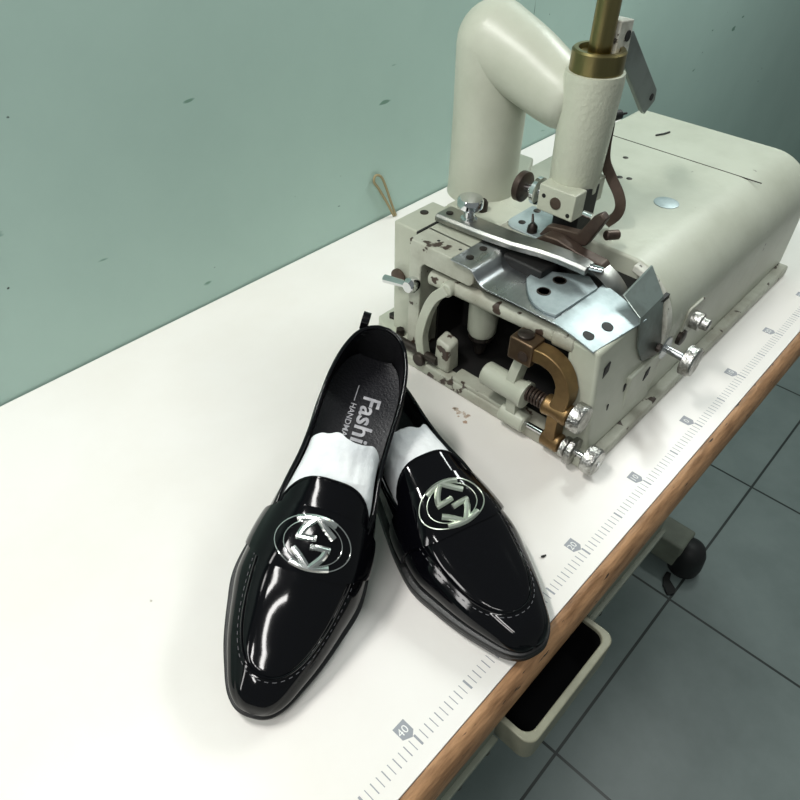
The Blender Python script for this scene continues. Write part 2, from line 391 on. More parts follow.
# round bar and boss behind the opening
t = MB(); t.cyl((-11.2,24.9,10.6),(-11.2,9.2,11.3),.78,.78,24,.15); t.cyl((-11.2,11.0,11.2),(-11.2,8.8,11.35),.95,.95,24,.15)
t.build('cross_bar', M['paint_worn'], mc)
t = MB(); t.lathe((-8.2,20.6,12.2),(0,0,-1),[(1.5,0),(1.5,5.6),(1.45,7.2),(1.2,7.7)],28); t.build('hanging_boss', P_, mc)
t = MB(); t.lathe((-8.2,20.6,4.6),(0,0,-1),[(1.25,0),(1.3,.4),(1.1,.7),(.7,1.4),(.5,2.4)],28); t.build('boss_ring', M['iron'], mc)
# arc lever
pth = cr([(-12.3,22.0,11.0),(-12.3,23.3,9.6),(-12.3,24.3,7.4),(-12.3,24.9,4.6),(-12.3,24.7,2.6),(-12.3,24.2,1.2)], 6)
t = MB(); t.bar(pth, (1,0,0), 1.0, .95); t.lathe((-12.5,22.2,10.8),(1,0,0),[(.6,0),(.7,.1),(.7,1.1)],24)
al = t.build('arc_lever', P_, mc, bevel=.2)
t = MB(); t.cyl((-13.2,24.6,1.6),(-11.6,24.6,1.6),.75,.75,20,.1); t.cyl((-12.4,25.2,1.9),(-12.4,22.6,2.2),.5,.5,16); t.build('pivot_clamp', M['iron'], al)
t = MB(); t.cyl((-12.4,29.2,2.0),(-12.3,25.0,2.0),.45,.45,16); t.build('link_rod', M['iron'], mc)
# slotted clamp block
t = MB(); t.hexa([(-12.4,21.2,1.2),(-10.6,21.2,1.2),(-10.6,23.2,1.2),(-12.4,23.2,1.2),(-12.4,21.3,4.4),(-10.8,21.3,4.8),(-10.8,23.0,5.2),(-12.4,23.0,4.8)])
t.build('clamp_block', M['paint_worn'], mc, bevel=.3)
# ledge of the casting along the front
MB().box(-12.75,-11.0,4.6,20.5,1.2,1.7).build('front_ledge', M['paint_worn'], mc, bevel=.12)
# adjusting body, spring, brass bracket and knobs
XK = -12.9
t = MB()
t.lathe((XK,16.4,4.8),(0,-1,0),[(1.0,0),(1.15,.15),(1.15,4.0),(1.3,4.2),(1.3,4.7),(.85,4.8)],28)
t.bar(cr([(XK,13.4,5.0),(XK+.5,13.3,6.8),(XK+1.0,13.0,8.8)],6),(0,1,0),1.5,.9)
t.bar([(XK,13.0,4.4),(XK,12.8,2.0)],(0,1,0),1.1,1.0)
t.lathe((XK,14.0,1.55),(0,-1,0),[(.8,0),(.95,.15),(.95,2.6),(.8,2.75)],24)
t.build('adjusting_body', P_, mc)
hx = []
for i in range(7*20+1):
    a = 2*math.pi*i/20; hx.append((XK+.62*math.cos(a), 11.7-2.3*i/140, 5.2+.62*math.sin(a)))
MB().tube(hx, .13, 8).build('coil_spring', M['rustbrown'], mc)
MB().cyl((XK,12,5.2),(XK,7,5.3),.3,.3,14).build('spring_rod', M['steel'], mc)
t = MB(); t.box(XK-.9,XK+1.0,11.5,13.9,8.6,10.9)
bt = t.build('clevis_block', M['brass_dark'], mc, bevel=.18)
bolt('cap_screw', (XK+.05,12.9,10.9),(0,0,1),.72,.3,M['iron'],bt)
MB().cyl((XK-.96,12.3,9.5),(XK-.7,12.3,9.5),.5,.5,20).build('bore', M['rustbrown'], bt)
t = MB()
t.bar(cr([(XK+.05,11.7,9.9),(XK+.05,10.4,10.0),(XK+.05,9.1,9.5),(XK+.05,8.3,8.3),(XK+.05,8.15,6.9),(XK+.05,8.5,5.2),(XK+.05,8.5,3.4),(XK+.05,8.4,1.8)],6),(1,0,0),[1.3]*20+[1.45]*9+[1.1]*14,[1.5]*43)
t.lathe((XK,9.8,5.2),(0,-1,0),[(.85,0),(1.0,.15),(.85,1.2),(1.0,2.2),(1.0,2.5),(.8,2.6)],28)
t.lathe((XK,9.3,1.6),(0,-1,0),[(.8,0),(.9,.15),(.9,1.8),(.7,1.9)],28)
t.build('brass_bracket', M['brass'], mc, bevel=.12)
def knob(p, d, r, h, m=M['knurl'], name='adjusting_knob', par=None):
    t = MB(); t.lathe(p, d, [(r*.9,0),(r,.08*h),(r,.85*h),(r*.9,h),(r*.25,h*1.02)], 40)
    return t.build(name, m, par or mc)
knob((XK,7.0,5.6),(0,-1,0),1.35,1.15)
MB().cyl((XK,12.2,1.6),(XK,3.6,1.85),.28,.28,14).build('lower_rod', M['chrome'], mc)
knob((XK,7.2,1.65),(0,-1,0),1.0,.55,name='lock_nut'); knob((XK,6.5,1.68),(0,-1,0),1.3,.6,name='lock_nut')
knob((XK,4.9,1.9),(0,-1,0),1.3,1.2)
# winged screw at the left
t = MB(); t.lathe((-11.9,26.3,9.6),(-1,0,0),[(.6,0),(.75,.3),(.8,.9),(.55,1.3)],24); t.cyl((-12.7,26.3,9.6),(-12.9,29.6,9.0),.36,.42,18,.1)
t.build('wing_screw', M['chrome'], mc)
t = MB(); t.lathe((-10.95,29.4,8.4),(-1,0,0),[(.9,0),(.9,.25),(.5,.35)],20); t.build('screw_cap', M['rustbrown'], mc)
# throat plate: bent sheet
def sheet(rows, th=.16):
    t = MB(); A_ = [[t.bm.verts.new(p) for p in r] for r in rows]; B_ = [[t.bm.verts.new((p[0],p[1],p[2]-th)) for p in r] for r in rows]
    n, m = len(rows), len(rows[0])
    for i in range(n-1):
        for j in range(m-1):
            t.face([A_[i][j],A_[i][j+1],A_[i+1][j+1],A_[i+1][j]]); t.face([B_[i][j],B_[i+1][j],B_[i+1][j+1],B_[i][j+1]])
    for i in range(n-1):
        for j in (0, m-1): t.face([A_[i][j],A_[i+1][j],B_[i+1][j],B_[i][j]])
    for j in range(m-1):
        for i in (0, n-1): t.face([A_[i][j],A_[i][j+1],B_[i][j+1],B_[i][j]])
    return t
prof = [(22.0,14.2),(20.2,14.2),(19.8,14.15),(19.4,13.9),(19.0,13.45),(18.6,13.1),(18.2,12.98),(17.8,12.95),(14,12.95),(11.2,12.95),(10.8,12.92)]
rows = []
for y, z in prof:
    x0, x1 = -12.3, -6.2 if y < 19.5 else -7.4
    rows.append([(x0+(x1-x0)*k/6, y, z) for k in range(7)])
tp = sheet(rows).build('throat_plate', M['steel'], mc, angle=30, bevel=.03)
for p in ((-10.9,20.9),(-8.9,21.0)): bolt('screw', (p[0],p[1],14.2),(0,0,1),.36,.1,M['iron'],tp)
rows = []
for k in range(9):
    y = 11.0-4.0*k/8; z = 12.95-.25*k/8-.65*(k/8)**1.6
    sx = .95*k/8
    rows.append([(-12.2+6.6*j/6+(1.3*(1-k/8) if j == 6 else 0)+ (0 if j < 6 else 0), y-.18*sx*j, z+.05*j*sx) for j in range(7)])
tg = sheet(rows).build('plate_tongue', M['plate_light'], mc, angle=30, bevel=.03)
for p in ((-9.0,7.75,12.5),(-11.1,8.25,12.46)):
    t = MB(); t.lathe((p[0],p[1],p[2]-.1),(-.02,-.22,1),[(.5,0),(.5,.13),(.2,.14)],24); t.build('screw_hole', M['dark'], tg)
# insert with arc-shaped front
ins = [(-11.5,11.2),(-6.2,10.7),(-4.6,12.4),(-6.6,16.6),(-9.2,16.8),(-11.0,15.6)]
ins = ins[:1]+[(-5.6,10.9),(-4.5,12.4),(-5.8,14.6),(-7.0,16.4)]+[(-11.5+.9*math.sin(R(180*k/8))*-.0+ -0.5*math.sin(R(180*k/8))+2.8*(1-k/8)**2, 16.2-5.0*k/8) for k in range(0, 8)]
pi_ = MB().prism(ins, 'z', 12.95, 13.2).build('plate_insert', M['plate_light'], mc, bevel=.05)
for p in ((-7.0,13.9),(-9.4,13.9)):
    t = MB(); t.lathe((p[0],p[1],13.2),(0,0,1),[(.62,0),(.62,.05),(.5,.06),(.5,-.0)],24); t.build('screw', M['iron'], pi_)
MB().box(-8.0,-5.2,15.2,19.6,12.6,13.9).build('brush_block', M['dark'], mc, bevel=.2)
# guide bar with thumb screw
g = []
gp = [(27.3,-7.2,14.75,2.4),(25.5,-7.1,14.75,2.4),(22,-6.9,14.75,2.3),(19,-6.6,14.75,2.1),(17.8,-6.4,14.8,2.0),(16.5,-6.2,14.8,1.9),(14.5,-6.0,14.8,1.8),(12.6,-5.9,14.8,1.7),(11.9,-5.9,14.75,1.5)]
gp = [(y,x,z+.25*math.sin(max(0,(17.8-y))/6*math.pi)*.4,w) for y,x,z,w in gp]
t = MB(); t.rings([[(x-w/2,y,z-.35),(x+w/2,y,z-.35),(x+w/2,y,z+.2),(x+w/2-.12,y,z+.35),(x-w/2+.3,y,z+.35),(x-w/2,y,z+.1)] for y,x,z,w in gp])
gb = t.build('guide_bar', M['steel_dull'], mc, bevel=.06)
t = MB(); t.lathe((-6.9,24.4,14.9),(0,0,1),[(.55,0),(.8,.1),(.8,.35),(.55,.5),(.5,1.0),(.95,1.25),(1.2,1.5),(1.22,2.1),(1.1,2.35),(.5,2.45)],32); t.build('thumb_screw', M['chrome'], gb)
bolt('screw', (-7.3,26.4,15.1),(0,0,1),.35,.1,M['iron'],gb)
t = MB(); t.cyl((-5.8,12.0,14.9),(-5.5,10.9,14.9),.3,.24,14); t.build('guide_tip', M['chrome'], gb)
# pale plate on the bed beside the foot
pl = [(-4.0,17.5)]+[(-4.0,21.2)]+arc(-2.6,21.2,1.4,180,90,6)[1:]+[(.9,22.6),(1.9,19.5),(1.6,17.5)]
pb = MB().prism(pl, 'z', 14.08, 14.3).build('bed_plate', M['plate_light'], mc, bevel=.06)
for p in ((-2.6,21.3),(0.3,21.6)): bolt('screw', (p[0],p[1],14.3),(0,0,1),.35,.08,M['iron'],pb)
MB().box(-4.9,2.2,17.4,22.7,11,14.08).build('bed_bridge', M['paint_worn'], mc, bevel=.1)
t = MB(); t.lathe((-3.4,19.6,14.3),(0,0,1),[(.5,0),(.45,.6),(.2,.9)],10); t.cyl((-3.4,19.6,14.9),(-2.7,20.2,15.6),.16,.1,8); t.build('oil_stub', M['iron'], mc)
# column and arm
t = MB()
t.lathe((1.0,29.0,13.6),(0,0,1),[(3.6,0),(3.55,.5),(3.52,1.6),(3.5,3.5),(3.5,8),(3.6,14.2)],48)
t.sphere((1.0,29.0,27.8),3.6)
t.tube(cr([(1.0,29.0,27.8),(.9,25.4,26.8),(.6,22,25.6),(.35,19.2,24.9)],6),[3.6-.058*i for i in range(16)]+[2.6,2.4,1.9],48)
col = t.build('machine_arm', P_, mc, angle=60)
t = MB(); t.prism([(.5,25.7),(3.8,25.7),(9.6,28.6),(9.6,30.6),(5,32),(.5,32)],'z',13.4,14.65); t.build('column_base', P_, mc, bevel=.25)
bolt('screw', (5.6,29.2,14.6),(0,0,1),.5,.16,M['iron'])
t = MB(); t.lathe((-3.1,25.8,14.1),(0,0,1),[(.6,0),(.6,.8),(.4,1.1)],16); t.build('oil_cap', M['iron'], mc)
# presser post
ax = (.3, 18.3)
t = MB(); t.lathe((ax[0],ax[1],17.6),(0,0,1),[(2.1,0),(2.22,.4),(2.26,2),(2.5,9.8),(2.42,10.4),(2.0,10.45)],48); post = t.build('presser_post', M['post_paint'], mc)
t = MB(); t.lathe((ax[0],ax[1],27.9),(0,0,1),[(2.05,0),(2.2,.15),(2.2,1.65),(2.05,1.8),(1.7,1.8),(1.6,1.4),(.5,1.4)],48); t.build('brass_collar', M['brass_rod'], post)
t = MB(); t.lathe((ax[0],ax[1],28.6),(0,0,1),[(.95,0),(.95,5.0),(.85,5.1)],32); t.build('brass_rod', M['brass_rod'], post)
t = MB(); t.lathe((ax[0],ax[1],33.6),(0,0,1),[(.96,0),(.98,.1),(.98,1.0),(.8,1.3)],32); t.build('rod_cap', M['steel'], post)
t = MB(); t.hexa([(.9,17.2,28.9),(3.1,17.2,28.9),(3.1,18.9,28.9),(.9,18.9,28.9),(.9,17.2,31.7),(3.0,17.2,31.5),(3.0,18.9,31.5),(.9,18.9,31.7)])
lb = t.build('lever_mount', M['chip'], post, bevel=.12)
MB().cyl((2.35,17.12,30.4),(2.35,17.4,30.4),.42,.42,16).build('bore', M['dark'], lb)
pl = [(4.9,27.6),(3.4,29.2),(3.6,30.3),(5.6,30.0),(13.2,23.5),(13.4,22.4),(11.8,21.5),(11.0,22.0)]
fl_ = MB().prism(pl, 'y', 18.3, 18.75).build('lift_lever', M['lever_grey'], post, bevel=.1)
MB().cyl((12.3,18.22,23.0),(12.3,18.5,23.0),.32,.32,16).build('lever_hole', M['dark'], fl_)
# block at the foot of the post
t = MB(); t.box(-3.0,-1.2,16.0,19.8,16.4,18.9); t.box(-1.2,2.6,18.8,19.8,16.4,18.9); t.box(1.3,2.6,16.4,18.9,16.6,18.9)
sb = t.build('post_block', M['post_paint'], post, bevel=.12)
for p in ((19.2,17.9,.2),(16.5,16.9,.2)): bolt('screw_hole', (-3.0,p[0],p[1]),(-1,0,0),p[2],.04,M['dark'],sb)
bolt('screw', (-3.0,17.9,17.6),(-1,0,0),.55,.12,M['rustbrown'],sb)
MB().cyl((-2.2,19.8,17.7),(-2.2,22.6,17.5),.4,.4,16).build('side_screw', M['chrome'], sb)
knob((-2.2,20.1,17.7),(0,1,0),1.25,.5,M['chrome'],'side_washer',sb)
knob((-2.2,21.7,17.55),(0,1,0),1.4,.75,M['rustbrown'],'side_knob',sb)
t = MB(); t.box(-1.7,1.2,16.1,18.7,14.4,18.7); t.build('presser_bar', M['dark'], mc, bevel=.15)
# brown presser foot with upright arm
t = MB()
t.prism([(18.9,14.2),(18.2,15.4),(16.6,15.7),(15.0,15.9),(13.9,17.9),(13.3,18.4),(12.7,18.0),(13.3,16.6),(14.0,15.0),(15.2,14.5),(16.8,13.6)], 'x', -3.3, -2.4)
t.prism([(18.9,14.0),(17.6,15.2),(16.2,15.3),(14.0,14.9),(11.6,14.75),(11.2,14.4),(12.5,14.1)], 'x', -4.6, -3.3)
ft = t.build('presser_foot', M['rustbrown'], mc, bevel=.14)
MB().cyl((-3.2,17.5,14.7),(-2.9,17.5,14.7),.55,.55,20).build('foot_screw', M['iron'], ft)
t = MB(); t.cyl((-2.4,14.4,17.4),(-2.4,15.3,17.4),.3,.3,12); t.build('arm_screw', M['chrome'], ft)
t = MB(); t.cyl((-1.4,13.3,15.6),(-.2,12.6,15.5),.45,.45,14,.1); t.build('stop_pin', M['rustbrown'], ft)
# curved spring lever on the post
t = MB(); t.bar(cr([(2.75,17.5,24.4),(2.8,17.3,23.2),(2.8,17.2,21.4),(2.8,16.9,20.0),(2.8,16.0,18.8),(2.75,14.9,17.6),(2.7,14.4,16.6),(2.6,14.5,15.6),(2.5,15.3,14.5)],6),(1,.5,0),.95,.32)
sl = t.build('spring_lever', M['rustbrown'], post, bevel=.06)
t = MB(); t.cyl((2.6,17.2,24.0),(3.6,16.8,24.0),.5,.4,14,.08); t.cyl((3.4,16.9,24.0),(4.2,16.6,24.0),.15,.1,10); t.build('pivot_screw', M['dark'], sl)
# bed fittings
t = MB(); t.lathe((11.3,13.5,14.05),(0,0,1),[(1.25,0),(1.25,.1),(1.05,.16),(.2,.17)],32); t.build('oil_cover', M['plate_light'], mc)
for x, y in ((18.1,22.0),(13.2,19.9),(13.6,19.0)): bolt('screw', (x,y,14.05),(0,0,1),.32,.1,M['iron'])
# hand screws on the right side
t = MB(); t.cyl((-.1,5.5,6.5),(-.1,3.0,6.3),.36,.36,16); t.lathe((-.1,5.4,6.5),(0,-1,0),[(1.2,0),(1.1,.12)],24); ks = t.build('knob_shaft', M['steel'], mc)
knob((-.1,3.4,6.35),(0,-1,0),1.45,1.1,M['knurl'],'adjusting_knob')
t = MB(); t.prism(rrect(2.6,6.4,5.8,9.3,.6),'y',5.2,5.5); t.build('recess_plate', M['paint_worn'], mc, bevel=.1)
t = MB(); t.lathe((4.4,5.2,7.6),(0,-1,0),[(.9,0),(.9,.9),(.6,1.0),(.6,1.6),(.4,1.7)],16); t.build('clamp_bolt', M['knurl'], mc)
t = MB(); t.lathe((2.9,5.4,6.2),(0,-1,0),[(.8,0),(.8,.4),(.5,.5)],20); t.build('screw', M['iron'], mc)
# loose thread on the casing
t = MB(); t.tube([(26.2,22.6,14.2),(27.2,22.1,14.25),(28.3,21.9,14.2)], .1, 8)
tag(t.build('thread_scrap', M['scrap']), 'short dark thread lying on the machine bed behind the presser post', 'thread')
# ---------------------------------------------------------------- loafer shape (cm; x across, y heel->toe, z up)
SL = 28.5
HALF = [(0,0),(.12,.9),(.6,1.9),(1.6,2.65),(3.2,3.1),(5.5,3.25),(8.5,3.2),(11.5,3.35),(14.5,3.9),(17.3,4.4),(20,4.6),
        (22.3,4.05),(24.5,3.35),(26.2,2.6),(27.4,1.98),(28.1,1.36),(28.42,.75),(28.5,0)]
def catmull(pts, n, mirror=True):
    P = list(pts)
    if mirror:
        P = [(P[1][0], -P[1][1])] + P + [(P[-2][0], -P[-2][1])]
    else:
        P = [tuple(2*a-b for a, b in zip(P[0], P[1]))] + P + [tuple(2*a-b for a, b in zip(P[-1], P[-2]))]
    out = []
    for i in range(1, len(P)-2):
        for k in range(n):
            u = k/n
            out.append(tuple(.5*(2*b+(c-a)*u+(2*a-5*b+4*c-d)*u*u+(3*b-a-3*c+d)*u**3)
                             for a, b, c, d in zip(P[i-1], P[i], P[i+1], P[i+2])))
    out.append(tuple(P[-2]))
    return out
OUT = catmull(HALF, 10)
OUT[0] = (0., 0.); OUT[-1] = (SL, 0.)
def lut(tab, s):
    if s <= tab[0][0]: return tab[0][1]
    for (a, fa), (b, fb) in zip(tab, tab[1:]):
        if s <= b:
            return fa+(fb-fa)*(s-a)/max(b-a, 1e-9)
    return tab[-1][1]
def sm(a, b, x):
    t = min(1, max(0, (x-a)/(b-a))); return t*t*(3-2*t)
def smooth_tab(pts): return catmull(pts, 8, False)
HT = smooth_tab([(0,8.0),(3,8.3),(6,8.3),(10,8.0),(13,7.45),(15,6.8),(17.5,5.9),(20,5.0),(22,4.35),(25,3.6),(27,3.05),(28,2.5),(28.5,1.75)])
TOP = smooth_tab([(0,6.9),(2,6.5),(5,5.8),(9,5.15),(12,4.95),(14,4.85),(15.8,4.75)])
def zb(s): return 1.0+1.2*sm(12, 5, s)+(.55*((s-19)/9.5)**2 if s > 19 else 0)
def spring(s): return .55*((s-19)/9.5)**2 if s > 19 else 0
KB, KW = 0., 0.
def wsole(s): return lut(OUT, s)*(1-KW*sm(20, 27, s))
def bend(s): return KB*sm(13, 28.5, s)*(1+.0*s)
def wup(s):
    w = wsole(s); return w*(1-.055) if w > 1 else w*.945
def Hh(s): return lut(HT, s)+spring(s)*.5
def nexp(s): return 2/(4.0-1.4*sm(7, 17, s))
def _apr():
    out = []
    for k in range(41):
        a = math.pi/2*k/40
        out.append((17.2+9.15*math.sin(a)**(2/2.3), 3.28*math.cos(a)**(2/2.3)))
    return out
APR = _apr()
APLINE = APR+[(s, -t) for s, t in reversed(APR[:-1])]
def apron_d(s, t):
    """signed distance to the apron line in plan, positive inside"""
    best = 9
    for (a, ta), (b, tb) in zip(APLINE, APLINE[1:]):
        dx, dy = b-a, tb-ta; l2 = dx*dx+dy*dy or 1e-9
        u = min(1, max(0, ((s-a)*dx+(t-ta)*dy)/l2))
        d = math.hypot(s-a-u*dx, t-ta-u*dy)
        if d < best: best = d
    k = min(1, max(0, (s-17.2)/9.15))
    inside = s < 26.35 and abs(t) < 3.28*(1-k**2.3)**(1/2.3)
    return best if inside else -best
def surf(s, th, off=0., w=None):
    """point on the upper: th 0..pi from +x side over the top to -x side"""
    def P(s, th, w=None):
        a = nexp(s); c = math.cos(th); sn = math.sin(th)
        ww = wup(s) if w is None else w
        H = Hh(s); b0 = zb(s)
        x = ww*math.copysign(abs(c)**a, c)*(1-.10*sm(14, 8, s)*sn*sn)
        x += .16*math.copysign(1, c)*math.sin(min(1, sn*1.6)*math.pi)*min(1, ww/2)*(1 if abs(c) > .02 else 0)*abs(c)
        z = b0+(H-b0)*sn**max(a, .72)
        y = s
        if s < 3: y = s-.35*math.sin(min(1., sn*1.4)*math.pi)*(1-s/3)+.5*sn**2*(1-s/3)   # counter curve
        return (x+bend(s), y, z)
    p = P(s, th, w)
    if off:
        h = 1e-3
        s2 = min(SL-.01, max(.01, s)); t2 = min(math.pi-.01, max(.01, th))
        A = P(s2+h, t2); B = P(s2-h, t2); C = P(s2, t2+h); D = P(s2, t2-h)
        u = [A[i]-B[i] for i in range(3)]; v = [C[i]-D[i] for i in range(3)]
        n = [u[1]*v[2]-u[2]*v[1], u[2]*v[0]-u[0]*v[2], u[0]*v[1]-u[1]*v[0]]
        l = math.sqrt(sum(k*k for k in n)) or 1
        n = [k/l for k in n]
        if n[2]*abs(math.sin(th))+n[0]*math.cos(th) < 0: n = [-k for k in n]
        p = tuple(p[i]+off*n[i] for i in range(3))
    return p
def th_of(s, t):
    """angle at which the upper stands over plan position t"""
    lo, hi = 0., math.pi
    for _ in range(40):
        m = (lo+hi)/2
        if surf(s, m)[0] > t: lo = m
        else: hi = m
    return (lo+hi)/2
def over(s, t, off=0.): return surf(s, th_of(s, t), off)
def th_top(s):
    a = max(nexp(s), .72); r = (lut(TOP, s)-zb(s))/(Hh(s)-zb(s))
    return math.asin(min(1, max(0, r))**(1/a))
# ---------------------------------------------------------------- loafers
def tube_on(path, r, seg=10, name='piping', m=None, par=None):
    return MB().tube(path, r, seg).build(name, m, par, local=True)
def emblem_strokes():
    S_ = [([(-.58,.72),(-.32,.84),(-.05,.89),(.2,.88),(.45,.80)], .23),
          ([(-.12,.86),(-.26,.60),(-.36,.36),(-.40,.10)], .25),
          ([(-.48,.09),(-.2,.12),(.05,.17)], .23),
          ([(-.02,.86),(.16,.66),(.31,.50),(.48,.34)], .25)]
    return S_+[([(-a, -b) for a, b in p], w) for p, w in S_]
def make_shoe(label, kb, loc, rot, metal, group):
    global KB, KW
    KB, KW = kb, 0.
    root = bpy.data.objects.new('loafer', None); C.objects.link(root); root.empty_display_size = .05
    root.location = (loc[0]*S, loc[1]*S, (loc[2]+TZ)*S); root.rotation_mode = 'XYZ'
    root.matrix_world = Matrix.Translation(root.location) @ Matrix.Rotation(rot[0],4,'Z') @ Matrix.Rotation(rot[1],4,'X') @ Matrix.Rotation(rot[2],4,'Y')
    tag(root, label, 'shoe', group)
    # quarters: heel counter and sides up to the topline
    NV = 16
    ss = [15.9*(1-math.cos(math.pi*.5*k/46)) for k in range(1, 47)]; ss[0] = .02
    left = [[surf(s, math.pi-th_top(s)*j/NV) for j in range(NV+1)] for s in reversed(ss)]
    right = [[surf(s, th_top(s)*j/NV) for j in range(NV+1)] for s in ss]
    MB().grid(left+right).build('quarters', M['patent_side'], root, local=True, angle=80)
    # vamp with the raised apron
    NT = 96
    sv = [15.6+(SL-15.6)*math.sin(math.pi*.5*k/90) for k in range(91)]; sv[-1] = SL-.004
    rows = []
    for s in sv:
        r = []
        for j in range(NT+1):
            th = math.pi*j/NT
            p = surf(s, th); d = apron_d(s, p[0]-bend(s))
            p = surf(s, th, .13*sm(-.05, .22, d)) if 0 < th < math.pi else p
            r.append(p)
        rows.append(r)
    vamp = MB().grid(rows).build('vamp', M['patent'], root, local=True, angle=80)
    # apron ridge and stitches
    aw = APR
    line = [(s, t) for s, t in aw]+[(s, -t) for s, t in reversed(aw[:-1])]
    def on_plan(s, t, off): return over(s, bend(s)+t, off)
    ridge = [on_plan(s, t, .06) for s, t in line]
    tube_on(ridge, .075, 8, 'apron_seam', M['patent'], root)
    st = MB()
    dense = []
    for (a, ta), (b, tb) in zip(line, line[1:]):
        for k in range(6): dense.append((a+(b-a)*k/6, ta+(tb-ta)*k/6))
    acc = 0; pts = []
    for i in range(len(dense)-1):
        (a, ta), (b, tb) = dense[i], dense[i+1]
        dx, dy = b-a, tb-ta; l = math.hypot(dx, dy)
        if l < 1e-6: continue
        nx, ny = -dy/l, dx/l                       # outward of the apron
        if nx*1+0 < 0 and abs(ta) < 1.5: nx, ny = -nx, -ny
        if ny*ta < 0: nx, ny = -nx, -ny
        pts.append((a+nx*.26, ta+ny*.26, acc)); acc += l
    cur = []
    for (s, t, a) in pts:
        if (a % .46) < .27: cur.append(on_plan(min(s, 27.5), t, .03))
        else:
            if len(cur) > 1: st.tube(cur, .026, 5)
            cur = []
    st.build('stitching', M['thread'], root, local=True)
    # tongue
    rows = []
    for i in range(25):
        t = -3.3+6.6*i/24
        s0 = 16.3-2.5*max(0, 1-abs(t/3.3)**3.2)**.5
        rows.append([over(s0+(16.5-s0)*k/8, t*(1-.02*k)+bend(15), .02) for k in range(9)])
    MB().grid(rows).build('tongue', M['patent'], root, local=True, angle=80)
    tube_on([r[0] for r in rows], .10, 8, 'tongue_binding', M['patent'], root)
    # topline binding
    path = [surf(s, math.pi-th_top(s)) for s in reversed(ss)]+[surf(s, th_top(s)) for s in ss]
    tube_on(path, .17, 10, 'topline_binding', M['patent'], root)
    # a second stitched line under the binding
    path = [surf(s, math.pi-th_top(s)*.86, .03) for s in reversed(ss)]+[surf(s, th_top(s)*.86, .03) for s in ss]
    tube_on(path, .035, 6, 'topline_seam', M['patent_side'], root)
    # lining
    def inn(p, s, k=.93): return (bend(s)+(p[0]-bend(s))*k, max(p[1], .45) if s < 2 else p[1], p[2])
    left = [[inn(surf(s, math.pi-th_top(s)*(.02+.98*j/NV)), s) for j in range(NV+1)] for s in reversed(ss)]
    right = [[inn(surf(s, th_top(s)*(.02+.98*j/NV)), s) for j in range(NV+1)] for s in ss]
    MB().grid(left+right).build('lining', M['lining'], root, local=True, angle=80)
    # insole
    rows = []
    for k in range(41):
        s = .4+20*k/40; w = max(.2, wup(s)-.2)
        rows.append([(bend(s)+w*(-1+2*j/10), s, zb(s)+.25+.25*abs(-1+2*j/10)**3) for j in range(11)])
    ins_ = MB().grid(rows).build('insole', M['insole'], root, local=True)
    t = MB()
    def flat_text(txt, size, s0, x0, bold):
        b0 = len(t.bm.verts)
        t.text(txt, size, (0,0,0), (1,0,0), (0,1,0), 0, bold)
        t.bm.verts.ensure_lookup_table()
        for v in list(t.bm.verts)[b0:]:
            u, w_ = v.co.x, v.co.y
            s = s0+u; x = x0-0+w_*-1.0
            # reading direction heel to toe, letter tops towards -x
            v.co = Vector((x, s, zb(s)+.30))
    flat_text('Fashion', 2.05, 4.0, -.1, .018)
    flat_text('HANDMADE GR', .66, 5.0, .75, .012)
    b0 = len(t.bm.verts)
    t.poly([(.62,3.3,zb(3.3)+.31),(.62,4.8,zb(4.8)+.31),(.54,4.8,zb(4.8)+.31),(.54,3.3,zb(3.3)+.31)])
    t.build('insole_print', M['silverprint'], ins_, local=True, smooth=False, recalc=False)
    # sole with welt, and heel block
    prof = OUT[::2]+([OUT[-1]] if len(OUT) % 2 == 0 else [])
    ring = [(s, wsole(s)) for s, w in prof]+[(s, -wsole(s)) for s, w in reversed(prof[1:-1])]
    def off(i, d):
        a, b = ring[i-1], ring[(i+1) % len(ring)]
        tx, ty = b[0]-a[0], b[1]-a[1]; l = math.hypot(tx, ty) or 1
        return ring[i][0]-(ty/l)*d*-1 if False else ring[i][0]-ty/l*d, ring[i][1]+tx/l*d
    def lay(d, zf):
        out = []
        for i in range(len(ring)):
            s, w = off(i, d); sc = min(SL, max(0, ring[i][0]))
            out.append((bend(sc)+w, s, zf(sc)))
        return out
    zt = lambda s: zb(s)+.02
    th = lambda s: .55
    t = MB()
    t.rings([lay(-.5, lambda s: max(0, zb(s)-.98)), lay(.06, lambda s: max(0, zb(s)-.98)), lay(.16, lambda s: max(.1, zb(s)-.85)), lay(.16, lambda s: zb(s)-.5),
             lay(.10, lambda s: zb(s)-.46), lay(.10, lambda s: zb(s)-.38), lay(.17, lambda s: zb(s)-.34), lay(.17, lambda s: zb(s)-.05), lay(.10, zt), lay(-.7, zt)])
    t.build('sole', M['sole'], root, local=True, angle=50)
    hr = [(s, w) for s, w in OUT if s < 7.4]
    hring = hr+[(7.0, 1.5),(6.8,0)]+[(7.0,-1.5)]+[(s, -w) for s, w in reversed(hr[1:])]
    t = MB()
    t.rings([[(w*.97, .1+s*.98, 0) for s, w in hring], [(w, s, .15) for s, w in hring], [(w*1.02, s, zb(3)-.9) for s, w in hring]])
    t.build('heel', M['sole'], root, local=True)
    # strap across the instep
    rows = []
    NA = 60
    for i in range(NA+1):
        th_ = R(4+172*i/NA)
        sd = abs(math.cos(th_))
        sf = 19.85-1.7*sd**3; sr = 15.7+.15*sd
        rows.append([surf(sr+(sf-sr)*k/10, th_, .24+.06*math.sin(math.pi*k/10)**.5) for k in range(11)])
    edge1 = [[surf(15.65+.15*abs(math.cos(R(4+172*i/NA))), R(4+172*i/NA), .0), rows[i][0]] for i in range(NA+1)]
    edge2 = [[surf(19.9-1.7*abs(math.cos(R(4+172*i/NA)))**3, R(4+172*i/NA), -.02), rows[i][-1]] for i in range(NA+1)]
